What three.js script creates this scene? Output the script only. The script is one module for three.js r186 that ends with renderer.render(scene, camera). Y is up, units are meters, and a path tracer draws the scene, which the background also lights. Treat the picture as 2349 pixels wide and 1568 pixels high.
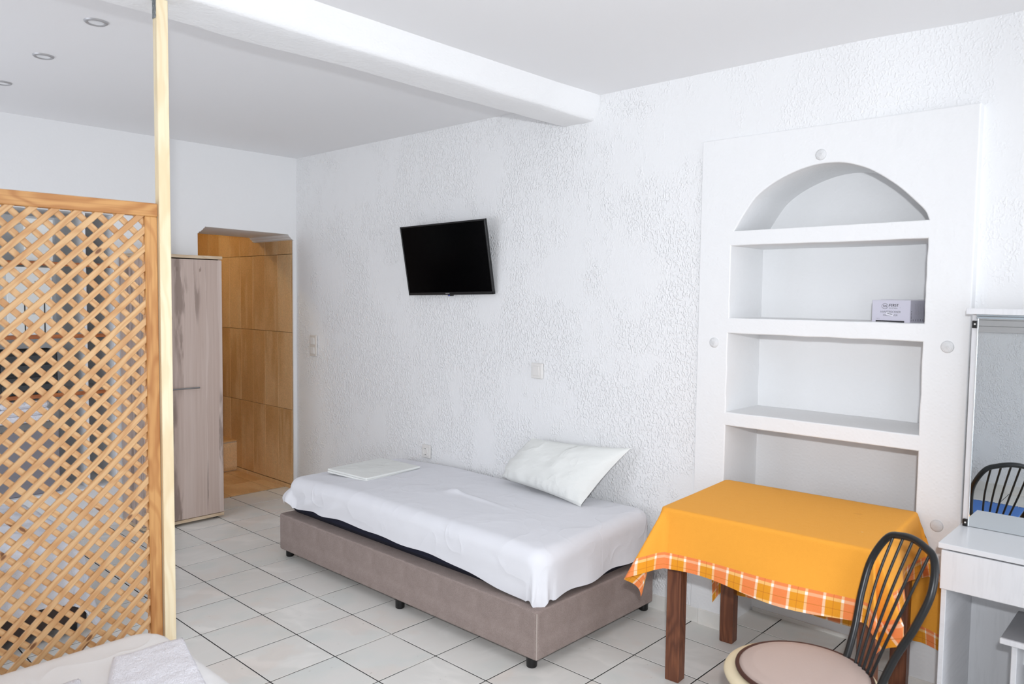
import * as THREE from 'three';
import { RectAreaLightUniformsLib } from 'three/addons/lights/RectAreaLightUniformsLib.js';
import { ConvexGeometry } from 'three/addons/geometries/ConvexGeometry.js';
import { mergeGeometries, mergeVertices } from 'three/addons/utils/BufferGeometryUtils.js';

// x runs along the television wall (z = 0), z comes out of it into the room, y is up; metres
const scene = new THREE.Scene();

// ---------- camera ----------
const EYE = new THREE.Vector3(5.247, 1.526, 3.199);
const FWD = new THREE.Vector3(-0.678833, -0.059504, -0.731878).normalize();
const camera = new THREE.PerspectiveCamera(48.228, 2349 / 1568, 0.05, 60);
camera.position.copy(EYE);
camera.up.set(-0.049838, 0.998146, -0.034927);
camera.lookAt(EYE.clone().add(FWD));
camera.focus = 4.2;
camera.userData.fStop = 4.5;
scene.add(camera);

// ---------- daylight and exposure ----------
const renderer = new THREE.WebGLRenderer({ antialias: true });
renderer.toneMapping = THREE.LinearToneMapping;
renderer.toneMappingExposure = 1.18;
renderer.shadowMap.enabled = true;
RectAreaLightUniformsLib.init();
scene.background = new THREE.Color(0.80, 0.90, 1.0);
scene.backgroundIntensity = 0.8;
const DAY = new THREE.Color(0.94, 0.975, 1.06);
function daylight(w, h, power, pos, target, color = DAY) {
  const l = new THREE.RectAreaLight(color, power, w, h);
  l.position.set(...pos); l.lookAt(...target); scene.add(l); return l;
}
daylight(1.30, 1.95, 2.0, [6.85, 1.12, 4.20], [6.85, 1.12, 0]);      // glazed entrance in the wall behind the photographer
daylight(2.10, 2.00, 3.5, [8.86, 1.40, 1.40], [0, 1.40, 1.40]);      // wide window at the far right-hand end of the room
daylight(1.80, 1.10, 3.2, [1.30, 1.15, 4.17], [1.30, 1.15, 0]);      // window in the same wall as the entrance, beyond the trellis
const flash = new THREE.SpotLight(0xf4f9ff, 14.8, 0, 0.86, 0.82, 2);     // the camera's flash, up and right of the lens: its fine shadows lie left of the desk and on the cloth
flash.position.set(5.33, 1.75, 3.27); flash.target.position.set(2.6, 1.35, 0.35); flash.castShadow = true; flash.shadow.radius = 1.6; scene.add(flash, flash.target);
const LAMP_POWER = 0.95;

// ---------- helpers ----------
function rng(seed) { let a = seed >>> 0; return () => { a = (a + 0x6D2B79F5) | 0; let t = Math.imul(a ^ (a >>> 15), 1 | a); t = (t + Math.imul(t ^ (t >>> 7), 61 | t)) ^ t; return ((t ^ (t >>> 14)) >>> 0) / 4294967296; }; }
const rnd = rng(7);
const clamp = (x, a, b) => Math.min(b, Math.max(a, x));
const mix = (a, b, t) => a + (b - a) * t;
const sstep = (a, b, x) => { const t = clamp((x - a) / (b - a), 0, 1); return t * t * (3 - 2 * t); };
const LAT = (() => { const r = rng(99), a = new Float32Array(65536); for (let i = 0; i < 65536; i++) a[i] = r(); return a; })();
function vnoise(x, y, px = 256, py = 256, s = 0) {            // tileable value noise, 0..1
  let xi = Math.floor(x), yi = Math.floor(y); const fx = x - xi, fy = y - yi;
  xi = ((xi % px) + px) % px; yi = ((yi % py) + py) % py; const xj = (xi + 1) % px, yj = (yi + 1) % py;
  const u = fx * fx * fx * (fx * (fx * 6 - 15) + 10), v = fy * fy * fy * (fy * (fy * 6 - 15) + 10);
  const h = (i, j) => LAT[((i * 73 + j * 9176 + s * 3571 + ((i * j) & 255) * 131) & 65535)];
  return mix(mix(h(xi, yi), h(xj, yi), u), mix(h(xi, yj), h(xj, yj), u), v);
}
function fbm(x, y, px, py, oct = 4, s = 0) { let a = 0, w = 0.5, t = 0; for (let i = 0; i < oct; i++) { a += w * vnoise(x, y, px, py, s + i); t += w; w *= 0.5; x *= 2; y *= 2; px *= 2; py *= 2; } return a / t; }
function tex(w, h, fn, { srgb = true, rep = [1, 1] } = {}) {
  const d = new Uint8Array(w * h * 4);
  for (let j = 0; j < h; j++) for (let i = 0; i < w; i++) {
    const c = fn(i / w, j / h), k = (j * w + i) * 4;
    if (typeof c === 'number') { d[k] = d[k + 1] = d[k + 2] = clamp(c, 0, 1) * 255; } else { d[k] = clamp(c[0], 0, 255); d[k + 1] = clamp(c[1], 0, 255); d[k + 2] = clamp(c[2], 0, 255); }
    d[k + 3] = 255;
  }
  const t = new THREE.DataTexture(d, w, h, THREE.RGBAFormat);
  t.wrapS = t.wrapT = THREE.RepeatWrapping; t.magFilter = THREE.LinearFilter; t.minFilter = THREE.LinearMipmapLinearFilter; t.generateMipmaps = true;
  if (srgb) t.colorSpace = THREE.SRGBColorSpace;
  t.repeat.set(...rep); t.needsUpdate = true; return t;
}
function canvasTex(w, h, draw) {
  const c = document.createElement('canvas'); c.width = w; c.height = h; draw(c.getContext('2d'), w, h);
  const t = new THREE.CanvasTexture(c); t.colorSpace = THREE.SRGBColorSpace; t.anisotropy = 8; return t;
}
const lerp3 = (a, b, t) => [mix(a[0], b[0], t), mix(a[1], b[1], t), mix(a[2], b[2], t)];
const std = (o) => new THREE.MeshStandardMaterial(o);

const used = new Map();
function numbered(n) { const k = used.get(n) || 0; used.set(n, k + 1); return k ? `${n}_${String(k).padStart(3, '0')}` : n; }
function add(name, geo, mat, parent) {
  const m = new THREE.Mesh(geo, mat); m.castShadow = m.receiveShadow = true;
  if (parent) { m.name = name; parent.add(m); } else { m.name = numbered(name); scene.add(m); }
  return m;
}
function thing(name, label, category, pos = [0, 0, 0], turn = 0, group) {
  const o = new THREE.Group(); o.name = numbered(name); o.position.set(...pos); o.rotation.y = turn; scene.add(o);
  o.userData = { label, category }; if (group) o.userData.group = group; return o;
}
function tag(o, label, category, group) { o.userData.label = label; o.userData.category = category; if (group) o.userData.group = group; return o; }
function struct(name, geo, mat) { const m = add(name, geo, mat); m.userData.kind = 'structure'; return m; }

// box with small chamfers; uv in metres, v along the longest side
const boxCache = new Map();
function cbox(w, h, d, c = 0.002, uo = [0, 0], cacheKey = '') {
  const key = [w, h, d, c, uo[0], uo[1], cacheKey].join();
  if (boxCache.has(key)) return boxCache.get(key);
  const p = [], W = w / 2, H = h / 2, D = d / 2;
  for (const x of [-1, 1]) for (const y of [-1, 1]) for (const z of [-1, 1]) {
    p.push(new THREE.Vector3(x * W, y * (H - c), z * (D - c)), new THREE.Vector3(x * (W - c), y * H, z * (D - c)), new THREE.Vector3(x * (W - c), y * (H - c), z * D));
  }
  const g = new ConvexGeometry(p); metricUV(g, w, h, d, uo); boxCache.set(key, g); return g;
}
function metricUV(g, w, h, d, uo = [0, 0]) {
  const P = g.attributes.position, N = g.attributes.normal, uv = new Float32Array(P.count * 2), L = [w, h, d], long = L.indexOf(Math.max(...L));
  for (let i = 0; i < P.count; i++) {
    const n = [Math.abs(N.getX(i)), Math.abs(N.getY(i)), Math.abs(N.getZ(i))], q = [P.getX(i), P.getY(i), P.getZ(i)], k = n.indexOf(Math.max(...n));
    let v = long; if (k === long) v = (k + 1) % 3; const u = 3 - k - v;
    uv[2 * i] = q[u] + uo[0]; uv[2 * i + 1] = q[v] + uo[1];
  }
  g.setAttribute('uv', new THREE.BufferAttribute(uv, 2)); return g;
}
const moved = (g, x, y, z) => g.clone().translate(x, y, z);
function boxAt(name, x0, x1, y0, y1, z0, z1, mat, parent, c = 0.002, uo) {
  const m = add(name, cbox(x1 - x0, y1 - y0, z1 - z0, c, uo), mat, parent);
  const p = new THREE.Vector3((x0 + x1) / 2, (y0 + y1) / 2, (z0 + z1) / 2); if (parent) p.sub(parent.position);
  m.position.copy(p); return m;
}
function boxGeo(x0, x1, y0, y1, z0, z1, c = 0.002) { return moved(cbox(x1 - x0, y1 - y0, z1 - z0, c), (x0 + x1) / 2, (y0 + y1) / 2, (z0 + z1) / 2); }
function merge(list) { return mergeGeometries(list.map((g) => { const n = g.index ? g.toNonIndexed() : g.clone(); for (const k of Object.keys(n.attributes)) if (!['position', 'normal', 'uv'].includes(k)) n.deleteAttribute(k); return n; })); }
function grid(nu, nv, fn, uvFn) {            // fn(u, v) -> [x, y, z]; smooth normals
  const p = [], uv = [], idx = [];
  for (let j = 0; j <= nv; j++) for (let i = 0; i <= nu; i++) { const q = fn(i / nu, j / nv); p.push(...q); uv.push(...(uvFn ? uvFn(i / nu, j / nv, q) : [i / nu, j / nv])); }
  for (let j = 0; j < nv; j++) for (let i = 0; i < nu; i++) { const a = j * (nu + 1) + i, b = a + 1, c = a + nu + 1, d = c + 1; idx.push(a, b, d, a, d, c); }
  const g = new THREE.BufferGeometry(); g.setAttribute('position', new THREE.Float32BufferAttribute(p, 3)); g.setAttribute('uv', new THREE.Float32BufferAttribute(uv, 2)); g.setIndex(idx); g.computeVertexNormals(); return g;
}
function tube(pts, r, seg = 48, rad = 10) { return new THREE.TubeGeometry(new THREE.CatmullRomCurve3(pts.map((p) => new THREE.Vector3(...p)), false, 'centripetal'), seg, r, rad, false); }
function planarUV(g, ax = 0, ay = 1) { const P = g.attributes.position, uv = new Float32Array(P.count * 2), q = [0, 0, 0]; for (let i = 0; i < P.count; i++) { q[0] = P.getX(i); q[1] = P.getY(i); q[2] = P.getZ(i); uv[2 * i] = q[ax]; uv[2 * i + 1] = q[ay]; } g.setAttribute('uv', new THREE.BufferAttribute(uv, 2)); return g; }
function boxUV(g) { g = g.index ? g.toNonIndexed() : g; g.computeVertexNormals(); const P = g.attributes.position, N = g.attributes.normal, uv = new Float32Array(P.count * 2); for (let i = 0; i < P.count; i++) { const n = [Math.abs(N.getX(i)), Math.abs(N.getY(i)), Math.abs(N.getZ(i))], k = n.indexOf(Math.max(...n)), q = [P.getX(i), P.getY(i), P.getZ(i)]; uv[2 * i] = k === 0 ? q[2] : q[0]; uv[2 * i + 1] = k === 1 ? q[2] : q[1]; } g.setAttribute('uv', new THREE.BufferAttribute(uv, 2)); return g; }

// ---------- materials ----------
// trowelled stucco: patches of worm-like ridges between smoother patches
const stuccoBump = tex(2048, 2048, (u, v) => {
  const m = 0.12 + 0.88 * sstep(0.30, 0.56, fbm(u * 10, v * 8, 10, 8, 4, 11) * 0.75 + fbm(u * 60, v * 40, 60, 40, 2, 13) * 0.25);
  const wx = (fbm(u * 90, v * 90, 90, 90, 2, 40) - 0.5) * 1.6, wy = (fbm(u * 90, v * 90, 90, 90, 2, 50) - 0.5) * 1.2;
  const a = 0.65 * vnoise(u * 430 + wx, v * 280 + wy, 430, 280, 3) + 0.35 * vnoise(u * 700 + wx, v * 520 + wy, 700, 520, 4), b = vnoise(u * 300 + wx * 0.7 + 31.5, v * 170 + wy + 7.3, 300, 170, 5);
  const worm = Math.pow(1 - Math.abs(2 * b - 1), 3), blob = sstep(0.38, 0.80, a);
  const fine = fbm(u * 400, v * 400, 400, 400, 2, 21);
  return 0.2 + m * (0.40 * blob + 0.17 * worm * (0.4 + blob)) + 0.05 * fine + 0.10 * fbm(u * 14, v * 14, 14, 14, 3, 70);
}, { srgb: false, rep: [1 / 2.6, 1 / 2.6] });
const plasterBump = tex(1024, 1024, (u, v) => 0.5 * fbm(u * 22, v * 22, 22, 22, 5, 3) + 0.2 * vnoise(u * 200, v * 200, 200, 200, 8) + 0.25 * sstep(0.7, 0.85, fbm(u * 12, v * 9, 12, 9, 4, 17)), { srgb: false, rep: [1 / 1.6, 1 / 1.6] });
const WHITE = 0xf1f1f1;
const mStucco = std({ color: WHITE, roughness: 0.48, bumpMap: stuccoBump, bumpScale: 0.0050 });
const mPlaster = std({ color: WHITE, roughness: 0.7, bumpMap: plasterBump, bumpScale: 0.0025 });
const mCeiling = std({ color: 0xf5f5f6, roughness: 0.85, bumpMap: plasterBump, bumpScale: 0.0006 });
const grey = (k) => { const c = Math.round(k); return [c, c, c]; };

const marble = tex(1024, 1024, (u, v) => {
  const w = fbm(u * 4, v * 4, 4, 4, 4, 61), s = fbm((u + v) * 6 + w * 2.5, (u - v) * 3 + w, 6, 3, 5, 62);
  const streak = sstep(0.55, 0.72, fbm(u * 5 + v * 9 + w * 1.5, v * 3 - u * 4, 1, 1, 1, 63) * 0.4 + s * 0.7);
  const pink = sstep(0.56, 0.74, fbm(u * 7, v * 7, 7, 7, 4, 66)), green = sstep(0.55, 0.75, fbm(u * 5, v * 6, 5, 6, 4, 67));
  let c = lerp3([244, 241, 235], [229, 227, 221], streak * 0.8);
  c = lerp3(c, [234, 217, 205], pink * 0.3); c = lerp3(c, [218, 223, 218], green * 0.45);
  const dirt = sstep(0.86, 0.94, fbm(u * 60, v * 60, 60, 60, 3, 68)); c = lerp3(c, [150, 140, 128], dirt * 0.4);
  return c;
}, { rep: [1 / 1.5, 1 / 1.5] });
const marbleRough = tex(256, 256, (u, v) => 0.28 + 0.22 * fbm(u * 10, v * 10, 10, 10, 4, 71), { srgb: false, rep: [1 / 1.2, 1 / 1.2] });
const mTile = std({ map: marble, color: 0xffffff, roughness: 1, roughnessMap: marbleRough });
const groutTex = tex(256, 256, (u, v) => { const n = fbm(u * 12, v * 12, 12, 12, 4, 81), l = sstep(0.70, 0.74, fbm(u * 6, v * 6, 6, 6, 3, 82)); return lerp3(lerp3([34, 33, 33], [54, 51, 48], n), [176, 172, 166], l * 0.75); }, { rep: [1 / 1.9, 1 / 1.9] });
const mGrout = std({ map: groutTex, roughness: 0.95 });
const ochre = tex(1024, 1024, (u, v) => {
  const n = fbm(u * 6, v * 3, 6, 3, 5, 91), t = fbm(u * 24, v * 4, 24, 4, 4, 92), f = vnoise(u * 256, v * 256, 256, 256, 93);
  let c = lerp3([236, 198, 150], [216, 172, 120], sstep(0.3, 0.75, n)); c = lerp3(c, [236, 204, 160], sstep(0.55, 0.8, t) * 0.6); return c.map((q) => q * (0.95 + 0.08 * f));
}, { rep: [1 / 1.5, 1 / 1.5] });
const mOchre = std({ map: ochre, roughness: 0.45 });
const mOchreGrout = std({ color: 0x6d4a28, roughness: 0.9 });

function wood({ seed, cols, size = [512, 1024], metres = [0.35, 0.9], rings = 14, knots = 5, grain = 0.5, warp = 1.2 }) {
  const r = rng(seed), K = []; for (let i = 0; i < knots; i++) K.push([r(), r(), 0.010 + r() * 0.012]);
  const [W, H] = metres;
  return tex(size[0], size[1], (u, v) => {
    let x = u * W; const y = v * H; let dark = 0;
    for (const [ku, kv, kr] of K) {
      let dx = x - ku * W, dy = y - kv * H; if (dx > W / 2) dx -= W; if (dx < -W / 2) dx += W; if (dy > H / 2) dy -= H; if (dy < -H / 2) dy += H;
      const d = Math.hypot(dx * 1.3, dy * 0.55), e = Math.exp(-(d * d) / (kr * kr * 5)); x += dx * e * 1.4; dark = Math.max(dark, 1 - sstep(kr * 0.28, kr * 0.62, d));
    }
    const s = x / W * rings + warp * (fbm(u * 3, v * 2, 3, 2, 4, seed) - 0.5) * 5;
    const ring = Math.pow(0.5 + 0.5 * Math.sin(s * 6.2832), 1.6), g = fbm(u * 90, v * 5, 90, 5, 3, seed + 5), b = fbm(u * 4, v * 3, 4, 3, 3, seed + 9);
    let c = lerp3(cols[0], cols[1], clamp(ring * 0.75 + (b - 0.5) * 0.8, 0, 1)); c = lerp3(c, cols[2], clamp((g - 0.5) * 2 * grain, 0, 1));
    return lerp3(c, cols[3], dark * 0.85);
  }, { rep: [1 / W, 1 / H] });
}
const mTrellis = std({ map: wood({ seed: 21, cols: [[212, 172, 124], [192, 142, 92], [178, 124, 78], [108, 66, 38]], knots: 6, rings: 12 }), roughness: 0.55 });
const mTrellisFrame = std({ map: wood({ seed: 24, cols: [[204, 152, 92], [172, 114, 60], [154, 96, 48], [88, 58, 34]], knots: 5, rings: 9 }), roughness: 0.5 });
const mPine = std({ map: wood({ seed: 33, cols: [[240, 224, 190], [230, 208, 168], [220, 194, 150], [205, 172, 124]], knots: 0, rings: 8, grain: 0.25 }), roughness: 0.6 });
const mTableWood = std({ map: wood({ seed: 41, cols: [[126, 76, 50], [94, 52, 33], [78, 42, 28], [48, 28, 20]], knots: 3, rings: 9, grain: 0.7 }), roughness: 0.42 });
const mEdgeWood = std({ map: wood({ seed: 47, cols: [[186, 108, 52], [150, 80, 34], [120, 60, 26], [90, 44, 20]], knots: 1, rings: 8 }), roughness: 0.5 });
const oak = tex(1024, 1024, (u, v) => {
  const W = 1.1, H = 1.8; let x = u * W; const y = v * H;
  x += 0.018 * (fbm(u * 4, v * 3, 4, 3, 3, 101) - 0.5) * 3;
  const band = Math.floor((x / W) * 14), bv = LAT[(band * 97 + 5) & 65535], g = fbm(u * 120, v * 5, 120, 5, 4, 102), n = fbm(u * 9 + bv * 3, v * 2.0, 9, 2, 5, 103);
  const smoky = sstep(0.47, 0.66, n) * sstep(0.30, 0.6, fbm(u * 44, v * 12, 44, 12, 4, 105));
  let c = lerp3([206, 188, 178], [190, 168, 156], clamp(bv * 0.8 + (g - 0.5) * 0.9, 0, 1)); c = lerp3(c, [134, 116, 106], smoky * 0.72);
  return lerp3(c, [126, 106, 94], sstep(0.86, 0.95, fbm(u * 30, v * 20, 30, 20, 3, 107)) * 0.6);
}, { rep: [1 / 1.1, 1 / 1.8] });
const mOak = std({ map: oak, roughness: 0.55 });
const mOakEdge = std({ map: wood({ seed: 52, cols: [[216, 194, 166], [200, 174, 142], [186, 160, 130], [160, 130, 100]], knots: 0, rings: 10 }), roughness: 0.55 });
const laminate = tex(512, 512, (u, v) => { const g = fbm(u * 8, v * 90, 8, 90, 3, 111); return grey(236 - 4 * sstep(0.45, 0.75, g)); }, { rep: [1 / 0.6, 1 / 0.6] });
const mLaminate = std({ map: laminate, color: 0xf7f7f9, roughness: 0.35 });
const mLaminateTop = std({ color: 0xe4e5e7, roughness: 0.22 });
const weave = tex(512, 512, (u, v) => { const a = vnoise(u * 256, v * 110, 256, 110, 121), b = vnoise(u * 110, v * 256, 110, 256, 122), n = fbm(u * 6, v * 6, 6, 6, 3, 123); return lerp3([170, 154, 147], [138, 123, 117], clamp(0.5 * a + 0.5 * b + (n - 0.5) * 0.5, 0, 1)); }, { rep: [1 / 0.25, 1 / 0.25] });
const weaveBump = tex(256, 256, (u, v) => vnoise(u * 128, v * 128, 128, 128, 125), { srgb: false, rep: [1 / 0.12, 1 / 0.12] });
const mTaupe = std({ map: weave, roughness: 0.95, bumpMap: weaveBump, bumpScale: 0.0006 });
const sheetBump = tex(1024, 1024, (u, v) => {
  const a = fbm(u * 7 + v * 3, v * 10, 7, 10, 3, 131), w = fbm(u * 5, v * 5, 5, 5, 3, 133);
  return 0.45 * a + 0.35 * Math.pow(1 - Math.abs(2 * fbm(u * 6 + w, v * 4 - w * 0.7, 6, 4, 3, 132) - 1), 5) + 0.02 * vnoise(u * 500, v * 500, 500, 500, 134);
}, { srgb: false, rep: [1 / 1.1, 1 / 1.1] });
const mSheet = std({ color: 0xeaeaee, roughness: 0.9, bumpMap: sheetBump, bumpScale: 0.006, side: THREE.DoubleSide });
const mPillow = std({ color: 0xecede9, roughness: 0.9, bumpMap: sheetBump, bumpScale: 0.010, side: THREE.DoubleSide });
const terryBump = tex(512, 512, (u, v) => 0.5 * vnoise(u * 170, v * 170, 170, 170, 141) + 0.6 * fbm(u * 10, v * 26, 10, 26, 3, 142), { srgb: false, rep: [1 / 0.4, 1 / 0.4] });
const mTowel = std({ color: 0xf2f1f6, roughness: 1, bumpMap: terryBump, bumpScale: 0.004, side: THREE.DoubleSide });
const mNavy = std({ color: 0x0d1026, roughness: 0.9 });
const mBlack = std({ color: 0x0b0b0c, roughness: 0.35 });
const mBlackMetal = std({ color: 0x131314, roughness: 0.33, metalness: 0.0 });
const mScreen = new THREE.MeshPhysicalMaterial({ color: 0x010102, roughness: 0.18, specularIntensity: 0.12 });
const mSteel = std({ color: 0x9a9a9a, roughness: 0.3, metalness: 1 });
const mZinc = std({ color: 0xb4babb, roughness: 0.5, metalness: 0.5, map: tex(128, 128, (u, v) => grey(150 + 90 * fbm(u * 16, v * 16, 16, 16, 2, 151)), { rep: [8, 8] }) });
const mPlastic = std({ color: 0xe6e3df, roughness: 0.3 });
const mPlasticWarm = std({ color: 0xdcd5cd, roughness: 0.3 });
const mDark = std({ color: 0x242424, roughness: 0.7 });
const mMirror = std({ color: 0xe9eef0, roughness: 0.01, metalness: 1 });
const mDarkWood = std({ color: 0x3a2b24, roughness: 0.7 });

// ---------- setting: floor ----------
const CEIL = 2.556, ROOM_X = 8.80, ROOM_Z = 4.137;
const floor = struct('floor', boxGeo(-0.13, ROOM_X + 0.3, -0.14, -0.0014, -0.75, ROOM_Z + 0.3, 0.001), mGrout);
{
  const frustum = new THREE.Frustum(); camera.updateMatrixWorld(); camera.updateProjectionMatrix();
  frustum.setFromProjectionMatrix(new THREE.Matrix4().multiplyMatrices(camera.projectionMatrix, camera.matrixWorld.clone().invert()));
  const rest = [], variants = [], r = rng(5);
  for (let i = 0; i < 24; i++) variants.push(cbox(0.2942, 0.010, 0.2942, 0.0010, [r() * 1.5, r() * 1.5], 'tile'));
  for (let i = -1; i < 31; i++) for (let k = -3; k < 14; k++) {
    let x0 = -0.125 + 0.3 * i, x1 = x0 + 0.3, z0 = 0.193 + 0.3 * k, z1 = z0 + 0.3;
    if (z1 <= 0.02 && !(x1 > 3.62 && x0 < 4.42)) continue;
    if (i < 0 || x0 > ROOM_X || z0 > ROOM_Z) continue;
    const cx = (x0 + x1) / 2, cz = (z0 + z1) / 2, n = Math.floor(r() * 24), dy = (r() - 0.5) * 0.0006;
    const box = new THREE.Box3(new THREE.Vector3(x0, -0.01, z0), new THREE.Vector3(x1, 0, z1));
    const seen = frustum.intersectsBox(box) && !(x0 > 1.35 && x1 < 3.25 && z1 < 0.75);
    const rug = x0 < 4.7 && x0 > 3.5 && z0 > 2.9;
    if (seen || rug) { const m = add('tile', variants[n], mTile, floor); m.position.set(cx, -0.005 + dy, cz); if (r() < 0.5) m.rotation.y = Math.PI; } else rest.push(moved(variants[n], cx, -0.005, cz));
  }
  if (rest.length) { const m = add('tile', merge(rest), mTile, floor); m.userData.kind = 'stuff'; }
}
{ // passage floor behind the doorway
  const base = add('passage_floor', boxGeo(-2.3, -0.13, -0.14, -0.0016, -0.3, 1.7, 0.001), mOchreGrout, floor);
  const r = rng(15);
  for (let i = 0; i < 6; i++) for (let k = -1; k < 5; k++) { const m = add('tile', cbox(0.3265, 0.010, 0.3265, 0.0015, [r() * 1.5, r() * 1.5]), mOchre, base); m.position.set(-0.13 - 0.33 * (i + 0.5), -0.005, 0.2 + 0.33 * (k + 0.5) - 0.06); }
}

// ---------- setting: walls ----------
// television wall: stucco with slow unevenness; the smooth panel with the niche sits in it
function stuccoSheet(x0, x1, y0, y1, zf, nx, ny) {
  return grid(nx, ny, (u, v) => { const x = mix(x0, x1, u), y = mix(y0, y1, v); return [x, y, zf(x, y) + 0.004 * (fbm(x * 2, y * 2, 64, 64, 3, 5) - 0.5)]; }, (u, v) => [mix(x0, x1, u), mix(y0, y1, v)]);
}
const PX0 = 3.465, PX1 = 4.575, PY1 = 2.244;
const wallRight = struct('wall_right', merge([
  stuccoSheet(-0.005, PX0 + 0.004, -0.02, CEIL + 0.02, () => 0, 70, 50),
  boxGeo(-0.6, 3.45, -0.05, 2.75, -0.60, -0.012, 0.001), boxGeo(3.45, 4.60, 2.23, 2.75, -0.60, -0.06, 0.001), boxGeo(4.60, ROOM_X + 0.3, -0.05, 2.75, -0.60, -0.055, 0.001), boxGeo(3.45, 4.6, -0.05, 2.3, -0.60, -0.34, 0.001),
]), mStucco);
{
  const s = new THREE.Shape([[PX0, -0.02], [3.616, -0.02], [3.616, 0.954], [4.421, 0.954], [4.421, -0.02], [PX1, -0.02], [PX1, PY1], [PX0, PY1]].map((p) => new THREE.Vector2(...p)));
  const hole = (pts) => s.holes.push(new THREE.Path(pts.map((p) => new THREE.Vector2(...p))));
  const jit = rng(8), edge = (x0, y0, x1, y1) => { const o = [], n = 9, q = () => (jit() - 0.5) * 0.005; const side = (ax, ay, bx, by) => { for (let i = 0; i < n; i++) { const t = i / n, e = i ? q() * 0.6 : 0; o.push([mix(ax, bx, t) + (ax === bx ? e : 0), mix(ay, by, t) + (ay === by ? e : 0)]); } }; side(x0, y0, x1, y0); side(x1, y0, x1, y1); side(x1, y1, x0, y1); side(x0, y1, x0, y0); return o; };
  hole(edge(3.619, 1.442, 4.422, 1.766)); hole(edge(3.615, 1.014, 4.420, 1.374));
  const arch = new THREE.CatmullRomCurve3([[3.631, 1.830], [3.678, 1.905], [3.729, 1.973], [3.790, 2.018], [3.854, 2.050], [3.93, 2.076], [4.00, 2.088], [4.088, 2.085], [4.15, 2.068], [4.207, 2.043], [4.306, 1.973], [4.371, 1.910], [4.410, 1.866], [4.423, 1.834]].map((p) => new THREE.Vector3(p[0], p[1], 0))).getPoints(60);
  hole(arch.map((p) => [p.x, p.y]));
  const g = new THREE.ExtrudeGeometry(s, { depth: 0.33, bevelEnabled: true, bevelThickness: 0.006, bevelSize: 0.005, bevelOffset: -0.004, bevelSegments: 3, curveSegments: 12 });
  g.translate(0, 0, -0.328); boxUV(g);
  add('niche_panel', boxUV(g), mPlaster, wallRight);
  add('niche_back', boxGeo(3.56, 4.48, -0.02, 2.13, -0.345, -0.322, 0.001), mPlaster, wallRight);
}
add('worn_stucco', merge([stuccoSheet(PX1, ROOM_X + 0.02, -0.02, CEIL + 0.02, () => -0.045, 34, 50), stuccoSheet(PX0 + 0.004, PX1, PY1 - 0.006, CEIL + 0.02, (x) => -0.045 * sstep(4.1, 4.57, x), 30, 10)]), std({ color: WHITE, roughness: 0.55, bumpMap: stuccoBump, bumpScale: 0.0026 }), wallRight);
// skirting tiles at the foot of the panel
{
  const sk = struct('baseboard_right', merge([boxGeo(0.35, 3.505, -0.005, 0.068, -0.004, 0.010), boxGeo(4.60, ROOM_X, -0.005, 0.068, -0.05, -0.036)]), mTile);
  boxAt('skirting_tile', 3.509, 3.622, -0.003, 0.072, 0.001, 0.016, mTile, sk); boxAt('skirting_tile', 4.415, 4.572, -0.003, 0.070, 0.001, 0.016, mTile, sk); boxAt('skirting_tile', 3.625, 4.41, -0.003, 0.016, -0.326, -0.312, mTile, sk);
}
// wall with the doorway and the shelved alcove: outline in (z, y), pushed back to x = -0.6
{
  const D = -0.02, Z1 = ROOM_Z + 0.02;
  const s = new THREE.Shape([[D, -0.02], [0.013, -0.02], [0.013, 1.932], [0.030, 1.938], [0.037, 1.940], [0.045, 1.947], [0.047, 1.953], [0.056, 1.957], [0.064, 1.966], [0.065, 1.972], [0.074, 1.976],
    [0.718, 1.986], [0.722, 1.977], [0.731, 1.972], [0.734, 1.964], [0.745, 1.958], [0.750, 1.950], [0.760, 1.948], [0.764, 1.940], [0.772, 1.936], [0.774, -0.02], [Z1, -0.02], [Z1, CEIL + 0.02], [D, CEIL + 0.02]].map((p) => new THREE.Vector2(...p)));
  s.holes.push(new THREE.Path([[1.335, 0.27], [1.33, 2.015], [2.45, 2.015], [2.45, 0.27]].map((p) => new THREE.Vector2(...p))));
  const g = new THREE.ExtrudeGeometry(s, { depth: 0.59, bevelEnabled: true, bevelThickness: 0.004, bevelSize: 0.003, bevelOffset: -0.003, bevelSegments: 2 });
  g.translate(0, 0, 0.004);
  g.applyMatrix4(new THREE.Matrix4().makeBasis(new THREE.Vector3(0, 0, 1), new THREE.Vector3(0, 1, 0), new THREE.Vector3(-1, 0, 0)));
  const w = struct('wall_back', boxUV(g), std({ color: WHITE, roughness: 0.75, bumpMap: plasterBump, bumpScale: 0.0016 }));
  add('door_edge', boxGeo(-0.014, 0.0005, -0.01, 1.934, 0.004, 0.0275, 0.002), mPlaster, w);
  add('alcove_back', boxGeo(-0.62, -0.56, 0.2, 2.1, 1.25, 2.55, 0.001), mPlaster, w);
  add('alcove_divider', boxGeo(-0.56, -0.012, 0.27, 2.02, 1.486, 1.500, 0.002), mPlaster, w);
}
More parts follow.
